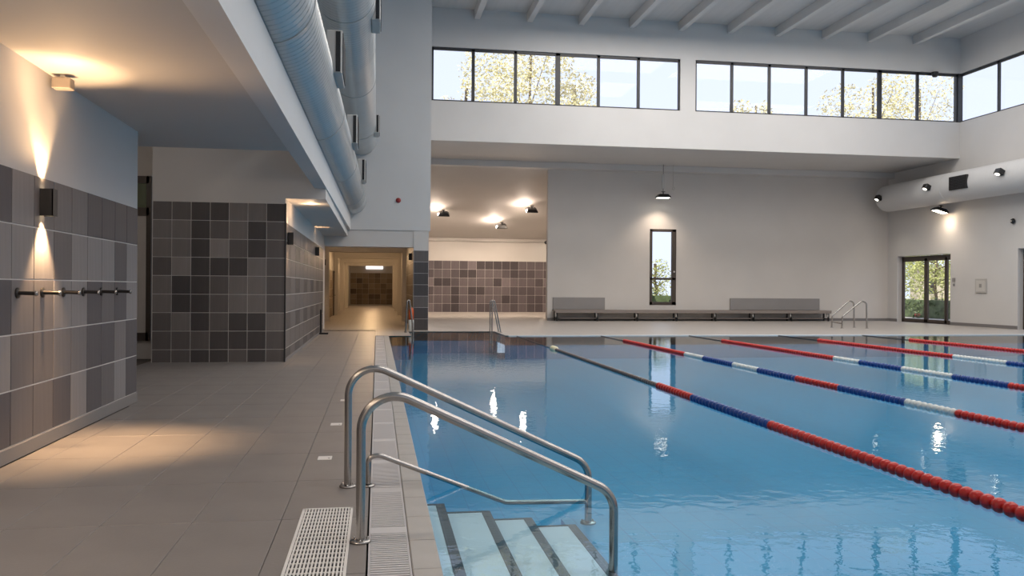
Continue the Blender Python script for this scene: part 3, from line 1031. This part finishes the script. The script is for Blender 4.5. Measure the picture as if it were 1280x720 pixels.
ladder(0.90, 1.14, 27.0, 'slim steel pool ladder at the far corner, in front of the corridor column')
ladder(3.95, 3.66, 26.9, 'slim steel pool ladder at the far edge, in front of the tiled alcove', True)

# stair rails behind the pool on the right
sr = thing('stair_rail', 'bent steel stair rails standing on the far deck right of the long bench', 'handrail', (17.45, 30.3, 0))
for (dy, xb, dx) in ((0.0, 0.0, 0.95), (-0.7, 0.02, 1.03)):
    MB().sweep(fillet([(xb, dy, 0), (xb + 0.02, dy, 0.46), (xb + dx - 0.22, dy, 1.05), (xb + dx - 0.02, dy, 0.98), (xb + dx, dy, 0)], [0.08, 0.16, 0.2], 6), 0.03, 10).build('rail', M_STEEL, sr)
    flange(MB(), xb, dy).build('flange', M_STEEL, sr)
    flange(MB(), xb + dx, dy).build('flange', M_STEEL, sr)
MB().cyl((0.01, 0, 0.22), (0.03, -0.7, 0.18), 0.025, n=10).build('cross_bar', M_STEEL, sr)

# rescue tube leaning by the column
rt = thing('rescue_tube', 'orange and white rescue tube standing at the foot of the tiled column', 'rescue tube', (1.12, 28.42, 0))
MB().lathe([(0.0, 0), (0.085, 0.0), (0.09, 0.03), (0.09, 0.36), (0.0, 0.36)], (0, 0, 0), 'Z', 14).build('base', M_FWHITE, rt)
MB().lathe([(0.0, 0.36), (0.085, 0.36), (0.085, 0.66), (0.05, 0.76), (0.0, 0.78)], (0, 0, 0), 'Z', 14).build('tube', M_ORANGE, rt)


# ------------------------------------------------------------------ bench along the back wall
b = thing('long_bench', 'long taupe wall bench with a low lower shelf below the slim window', 'bench', (7.72, 36.3, 0))
BL = 13.2
for k in range(3):
    MB().cbox(0, BL, 0.02 + k * 0.2, 0.205 + k * 0.2, 0.43, 0.50, 0.006).build('seat_board', M_BENCH, b)
MB().cbox(0.02, BL - 0.02, 0.0, 0.03, 0.36, 0.50, 0.005).build('front_rail', M_BENCH, b)
MB().cbox(0.3, BL - 0.3, 0.2, 0.45, 0.10, 0.14, 0.005).build('lower_shelf', M_BENCH, b)
for k in range(8):
    x = 0.12 + k * (BL - 0.24) / 7
    lg = MB().box(x - 0.03, x + 0.03, 0.08, 0.14, 0, 0.43).box(x - 0.03, x + 0.03, 0.50, 0.56, 0, 0.43).box(x - 0.03, x + 0.03, 0.08, 0.56, 0.09, 0.13)
    lg.build('leg', M_BLACK, b)
    MB().cbox(x - 0.07, x - 0.03, 0.06, 0.16, 0.2, 0.42).build('bracket', M_BOXW, b)
for (x0, x1, lb) in ((7.78, 10.18, 'shorter grey backrest board against the back wall left of the slim window'),
                     (16.18, 20.65, 'longer grey backrest board against the back wall right of the slim window')):
    p = MB().cbox(0, x1 - x0, -0.05, 0.0, 0.0, 0.54, 0.008).build('backrest_board', M_PANEL, None, (x0, 36.98, 0.505))
    tag(p, lb, 'board', 'grey boards above the bench')

# ------------------------------------------------------------------ small fittings
for k, y in enumerate((7.52, 8.05, 8.55, 9.10, 9.66, 10.22)):
    nm = ['first', 'second', 'third', 'fourth', 'fifth', 'sixth'][k]
    o = thing('coat_hook', 'black metal hook on the grey tiled left wall, %s from the camera' % nm, 'hook', (-2.95, y, 1.38), group='black hooks in a row on the left wall')
    MB().lathe([(0.0, 0.0), (0.045, 0.0), (0.045, 0.012), (0.0, 0.016)], (0, 0, 0), 'X', 18).build('wall_plate', M_BLACK, o)
    MB().sweep([(0.01, 0, 0), (0.05, 0, 0), (0.155, 0.0, -0.004)], 0.017, 10).build('peg', M_BLACK, o)
    MB().lathe([(0.0, 0.158), (0.02, 0.158), (0.024, 0.150), (0.024, 0.142), (0.017, 0.138)], (0, 0, -0.004), 'X', 14).build('tip', M_STEEL, o)

al = thing('alarm_beacon', 'small dark red alarm beacon on the white bulkhead above the corridor', 'alarm', (0.67, 28.5, 4.37))
MB().lathe([(0.0, -0.06), (0.06, -0.05), (0.085, -0.02), (0.085, 0.0)], (0, 0, 0), 'Y', 18).build('lens', M_ALARM, al)
cs = thing('wall_sensor', 'small dark round sensor on the right wall below the duct', 'sensor', (24.2, 28.9, 4.16))
MB().lathe([(0.0, -0.16), (0.08, -0.12), (0.11, -0.05), (0.06, 0.0)], (0, 0, 0), 'X', 16).build('body', M_BLACK, cs)
MB().lathe([(0.0, -0.175), (0.03, -0.17), (0.04, -0.14)], (0, 0, 0), 'X', 10).build('lens', M_BOXW, cs)
nf = thing('notice_frame', 'small pale square notice frame on the right wall between the doors', 'sign', (24.19, 30.65, 1.67))
MB().cbox(-0.04, 0.0, -0.32, 0.32, -0.29, 0.29, 0.01).build('frame', mat('pale frame', (0.46, 0.44, 0.42), 0.5), nf)
MB().box(-0.045, -0.038, -0.25, 0.25, -0.22, 0.22).build('sheet', mat('pale sheet', (0.56, 0.54, 0.51), 0.5), nf)
MB().box(-0.05, -0.044, -0.07, 0.07, -0.07, 0.08).build('symbol', mat('grey print', (0.28, 0.27, 0.26), 0.5), nf)
sw_ = thing('wall_switch', 'small grey switch plates on the right wall beside the garden doors', 'switch', (24.19, 32.28, 1.84))
MB().cbox(-0.04, 0, -0.08, 0.08, 0.0, 0.17, 0.008).build('upper_plate', M_PANEL, sw_)
MB().cbox(-0.03, 0, -0.05, 0.05, -0.18, -0.08, 0.008).build('lower_plate', M_PANEL, sw_)
cmr = thing('ceiling_camera', 'small dark camera under the top rail of the rightmost back window', 'camera', (22.95, 31.9, 10.60))
MB().lathe([(0.0, -0.22), (0.09, -0.2), (0.13, -0.12), (0.14, -0.05), (0.14, 0.0)], (0, 0, 0), 'Z', 16).build('dome', M_BLACK, cmr)
MB().box(-0.05, 0.05, 0.0, 0.12, -0.04, 0.02).build('bracket', M_BLACK, cmr)
dx = thing('door_stop', 'thin dark floor stop standing beside the tiled block near the corridor', 'post', (-1.70, 26.2, 0))
MB().cyl((0, 0, 0), (0, 0, 0.75), 0.03, n=10).build('post', M_BLACK, dx)
MB().cbox(-0.05, 0.22, -0.06, 0.06, 0, 0.05).build('foot', M_BLACK, dx)

# ------------------------------------------------------------------ lane ropes
fp = [(0.012, -0.05), (0.034, -0.047), (0.050, -0.030), (0.054, -0.012), (0.050, 0.010), (0.030, 0.026), (0.024, 0.034), (0.024, 0.050), (0.012, 0.052)]
fm = {}
for nm, m in (('red', M_RED), ('blue', M_BLUE), ('white', M_FWHITE)):
    fm[nm] = MB().lathe(fp, (0, 0, 0), 'Y', 12).mesh('float', m)
fm['taupe'] = MB().lathe([(q * 0.72, h) for q, h in fp], (0, 0, 0), 'Y', 12).mesh('float', M_TAUPE)  # smaller taupe floats for the far stretch of the first rope
fm['cream'] = MB().lathe([(q * 1.45, h) for q, h in fp], (0, 0, 0), 'Y', 12).mesh('float', M_YELLOW)
ROPES = [
    (4.20, 'nearest red and blue lane rope with a thinner taupe far stretch', [(8.58, 'red'), (10.85, 'blue'), (12.19, 'red'), (19.55, 'taupe'), (19.95, 'cream')], 22.9),
    (6.84, 'second lane rope from the steps, red, blue and white', [(9.1, 'red'), (10.08, 'white'), (11.7, 'blue'), (12.95, 'red'), (14.4, 'blue'), (15.5, 'white'), (16.95, 'blue'), (18.0, 'white'), (22.75, 'red')], 24.8),
    (9.70, 'third lane rope from the steps, red at the far half', [(11.66, 'red'), (13.0, 'blue'), (14.43, 'white'), (15.75, 'blue'), (16.8, 'white'), (22.65, 'red')], 24.8),
    (12.70, 'fourth lane rope from the steps, red beyond a white stretch', [(13.6, 'red'), (15.4, 'blue'), (16.95, 'white'), (22.85, 'red')], 24.8),
    (15.62, 'farthest lane rope from the steps, all red in view', [(22.75, 'red')], 24.8)]
for (x, lb, segs, yend) in ROPES:
    o = thing('lane_rope', lb, 'lane rope', (x, 2.5, WZ + 0.012), group='lane ropes floating on the pool')
    MB().cyl((0, -2.05, 0), (0, 25.25 - 2.5, 0), 0.009, n=8).build('cable', M_BLACK, o)
    y = 3.2
    si = 0
    while True:
        while si < len(segs) and y > segs[si][0]:
            si += 1
        if si >= len(segs):
            break
        put('float', fm[segs[si][1]], o, (0, y - 2.5, 0), (0, random.uniform(0, 3), 0))
        y += 0.108

# ------------------------------------------------------------------ outdoors
gm = MB().box(24.6, 120, -60, 120, -0.35, -0.03).box(-80, 24.6, 50.3, 160, -0.35, -0.03).box(11.0, 24.6, 37.3, 50.3, -0.35, -0.03)
struct(gm.build('ground', M_GROUND))
struct(MB().box(46, 110, 20, 110, -0.03, 0.35).build('grass_bank', M_FIELD))


def leaves(n, blobs, size):
    vs, fs = [], []
    for i in range(n):
        (cx, cy, cz, rx, ry, rz) = random.choices(blobs, weights=[q[3] * q[5] for q in blobs])[0]
        while True:
            p = Vector((random.uniform(-1, 1), random.uniform(-1, 1), random.uniform(-1, 1)))
            if p.length < 1:
                break
        p = p * (0.55 + 0.45 * random.random()) if p.length < 0.5 else p
        c = Vector((cx + p.x * rx, cy + p.y * ry, cz + p.z * rz))
        a = Vector((random.gauss(0, 1), random.gauss(0, 1), random.gauss(0, 0.7))).normalized()
        b_ = a.orthogonal().normalized()
        b_ = Matrix.Rotation(random.uniform(0, 6.28), 3, a) @ b_
        s_ = size * random.uniform(0.6, 1.3)
        k = len(vs)
        vs += [c - a * s_, c + b_ * s_ * 0.45, c + a * s_, c - b_ * s_ * 0.45]
        fs.append((k, k + 1, k + 2, k + 3))
    return vs, fs


def tree(x, y, h, rad, label, n=2600, leaf=0.22, m=None, base=0.35, group='trees beyond the windows', lean=0.0, trunk=0.09):
    o = thing('tree', label, 'tree', (x, y, -0.03), group=group)
    tk = MB()
    top = Vector((lean * h, 0, h * 0.93))
    tk.sweep([top * (k / 6) + Vector((random.uniform(-.12, .12), 0, 0)) for k in range(7)], trunk, 8)
    blobs = []
    for k in range(11):
        a = k * 2.4
        zz = h * (base + (0.93 - base) * ((k + 0.5) / 11))
        w_ = math.sin(math.pi * min(1, max(0.12, (zz / h - base) / (1.02 - base)))) ** 0.7
        rr = rad * w_ * 0.75
        c = Vector((lean * zz + rr * math.cos(a), rr * math.sin(a), zz))
        tk.cyl(Vector((lean * zz * 0.8, 0, zz * 0.8)), c, trunk * 0.45, 0.02, n=6)
        q = rad * (0.42 + 0.25 * random.random())
        blobs.append((c.x, c.y, c.z, q, q, q * 0.85))
    tk.build('trunk', M_BARK, o)
    MB().add(*leaves(n, blobs, leaf)).build('foliage', m or M_LEAF, o)
    return o


tree(9.7, 55, 18.8, 4.0, 'tall pale yellow tree behind the left part of the back windows', 14000, 0.12, lean=0.02)
tree(13.6, 60, 17.6, 2.0, 'slender branching tree right of the tall yellow tree', 1800, 0.13, lean=0.03)
tree(5.2, 50.8, 14.6, 1.7, 'low sparse tree in the leftmost back window', 1600, 0.13)
tree(22.8, 52, 14.6, 1.6, 'low treetop at the left end of the right window band', 2000, 0.13)
tree(28.2, 60, 16.6, 1.7, 'low treetop in the second pane of the right window band', 1800, 0.13)
tree(37.9, 60, 18.5, 3.5, 'wide pale tree in the middle of the right window band', 9000, 0.12)
tree(52.1, 74.5, 22.7, 3.6, 'bushy tree near the corner post of the right window band', 5000, 0.13)
tree(44, 48, 15.0, 2.6, 'faint tree seen through the side windows near the corner', 2200, 0.13)
# garden seen through the doors and the slim window
tree(34.5, 51.5, 5.4, 2.6, 'leafy green garden tree outside the glass doors, left', 3200, 0.10, M_LEAF2, 0.36, 'garden trees outside')
tree(33.0, 45.6, 5.8, 2.2, 'leafy green garden tree outside the glass doors, right', 4200, 0.10, M_LEAF2, 0.26, 'garden trees outside')
tree(16.3, 48, 3.2, 0.9, 'small green garden tree outside the slim window', 1300, 0.08, M_LEAF2, 0.3, 'garden trees outside')
hd = thing('hedge', 'dark clipped hedge outside the glass doors', 'hedge', (29.8, 42.5, 0))
MB().box(-0.35, 0.35, -5.0, 4.2, 0.0, 0.95).build('core', M_HEDGE, hd)
bl = [(random.uniform(-.3, .3), random.uniform(-5, 4.2), random.uniform(0.3, 0.85), 0.35, 0.45, 0.32) for k in range(60)]
MB().add(*leaves(3800, bl, 0.10)).build('foliage', M_HEDGE, hd)
hd2 = thing('hedge', 'low green hedge outside the slim window', 'hedge', (15.0, 43, 0))
MB().box(-2.5, 2.5, -0.3, 0.3, 0, 1.1).build('core', M_HEDGE, hd2)
bl = [(random.uniform(-2.5, 2.5), random.uniform(-.25, .25), random.uniform(0.3, 1.05), 0.35, 0.35, 0.3) for k in range(40)]
MB().add(*leaves(1500, bl, 0.09)).build('foliage', M_HEDGE, hd2)
gw = thing('garden_building', 'pale cream building behind the garden trees outside the glass doors', 'building', (48, 62, 0))
MB().box(0, 4, -8, 8, 0, 3.4).build('wall', M_OUTWALL, gw)
MB().box(-0.3, 4.3, -8.3, 8.3, 3.4, 3.6).build('roof', M_GROUND, gw)
for k in range(4):
    MB().box(-0.03, 0.01, -6.5 + k * 3.6, -5.3 + k * 3.6, 1.2, 2.5).build('window', M_FRAME, gw)
fl_ = thing('flower_clump', 'small pink flower clump at the foot of the hedge outside', 'flowers', (29.0, 41.6, -0.03))
MB().add(*leaves(40, [(0, 0, 0.16, 0.16, 0.2, 0.10)], 0.05)).build('blossom', mat('pink petals', (0.75, 0.12, 0.10), 0.5), fl_)
MB().add(*leaves(60, [(0, 0, 0.08, 0.25, 0.3, 0.08)], 0.08)).build('leaves', M_HEDGE, fl_)
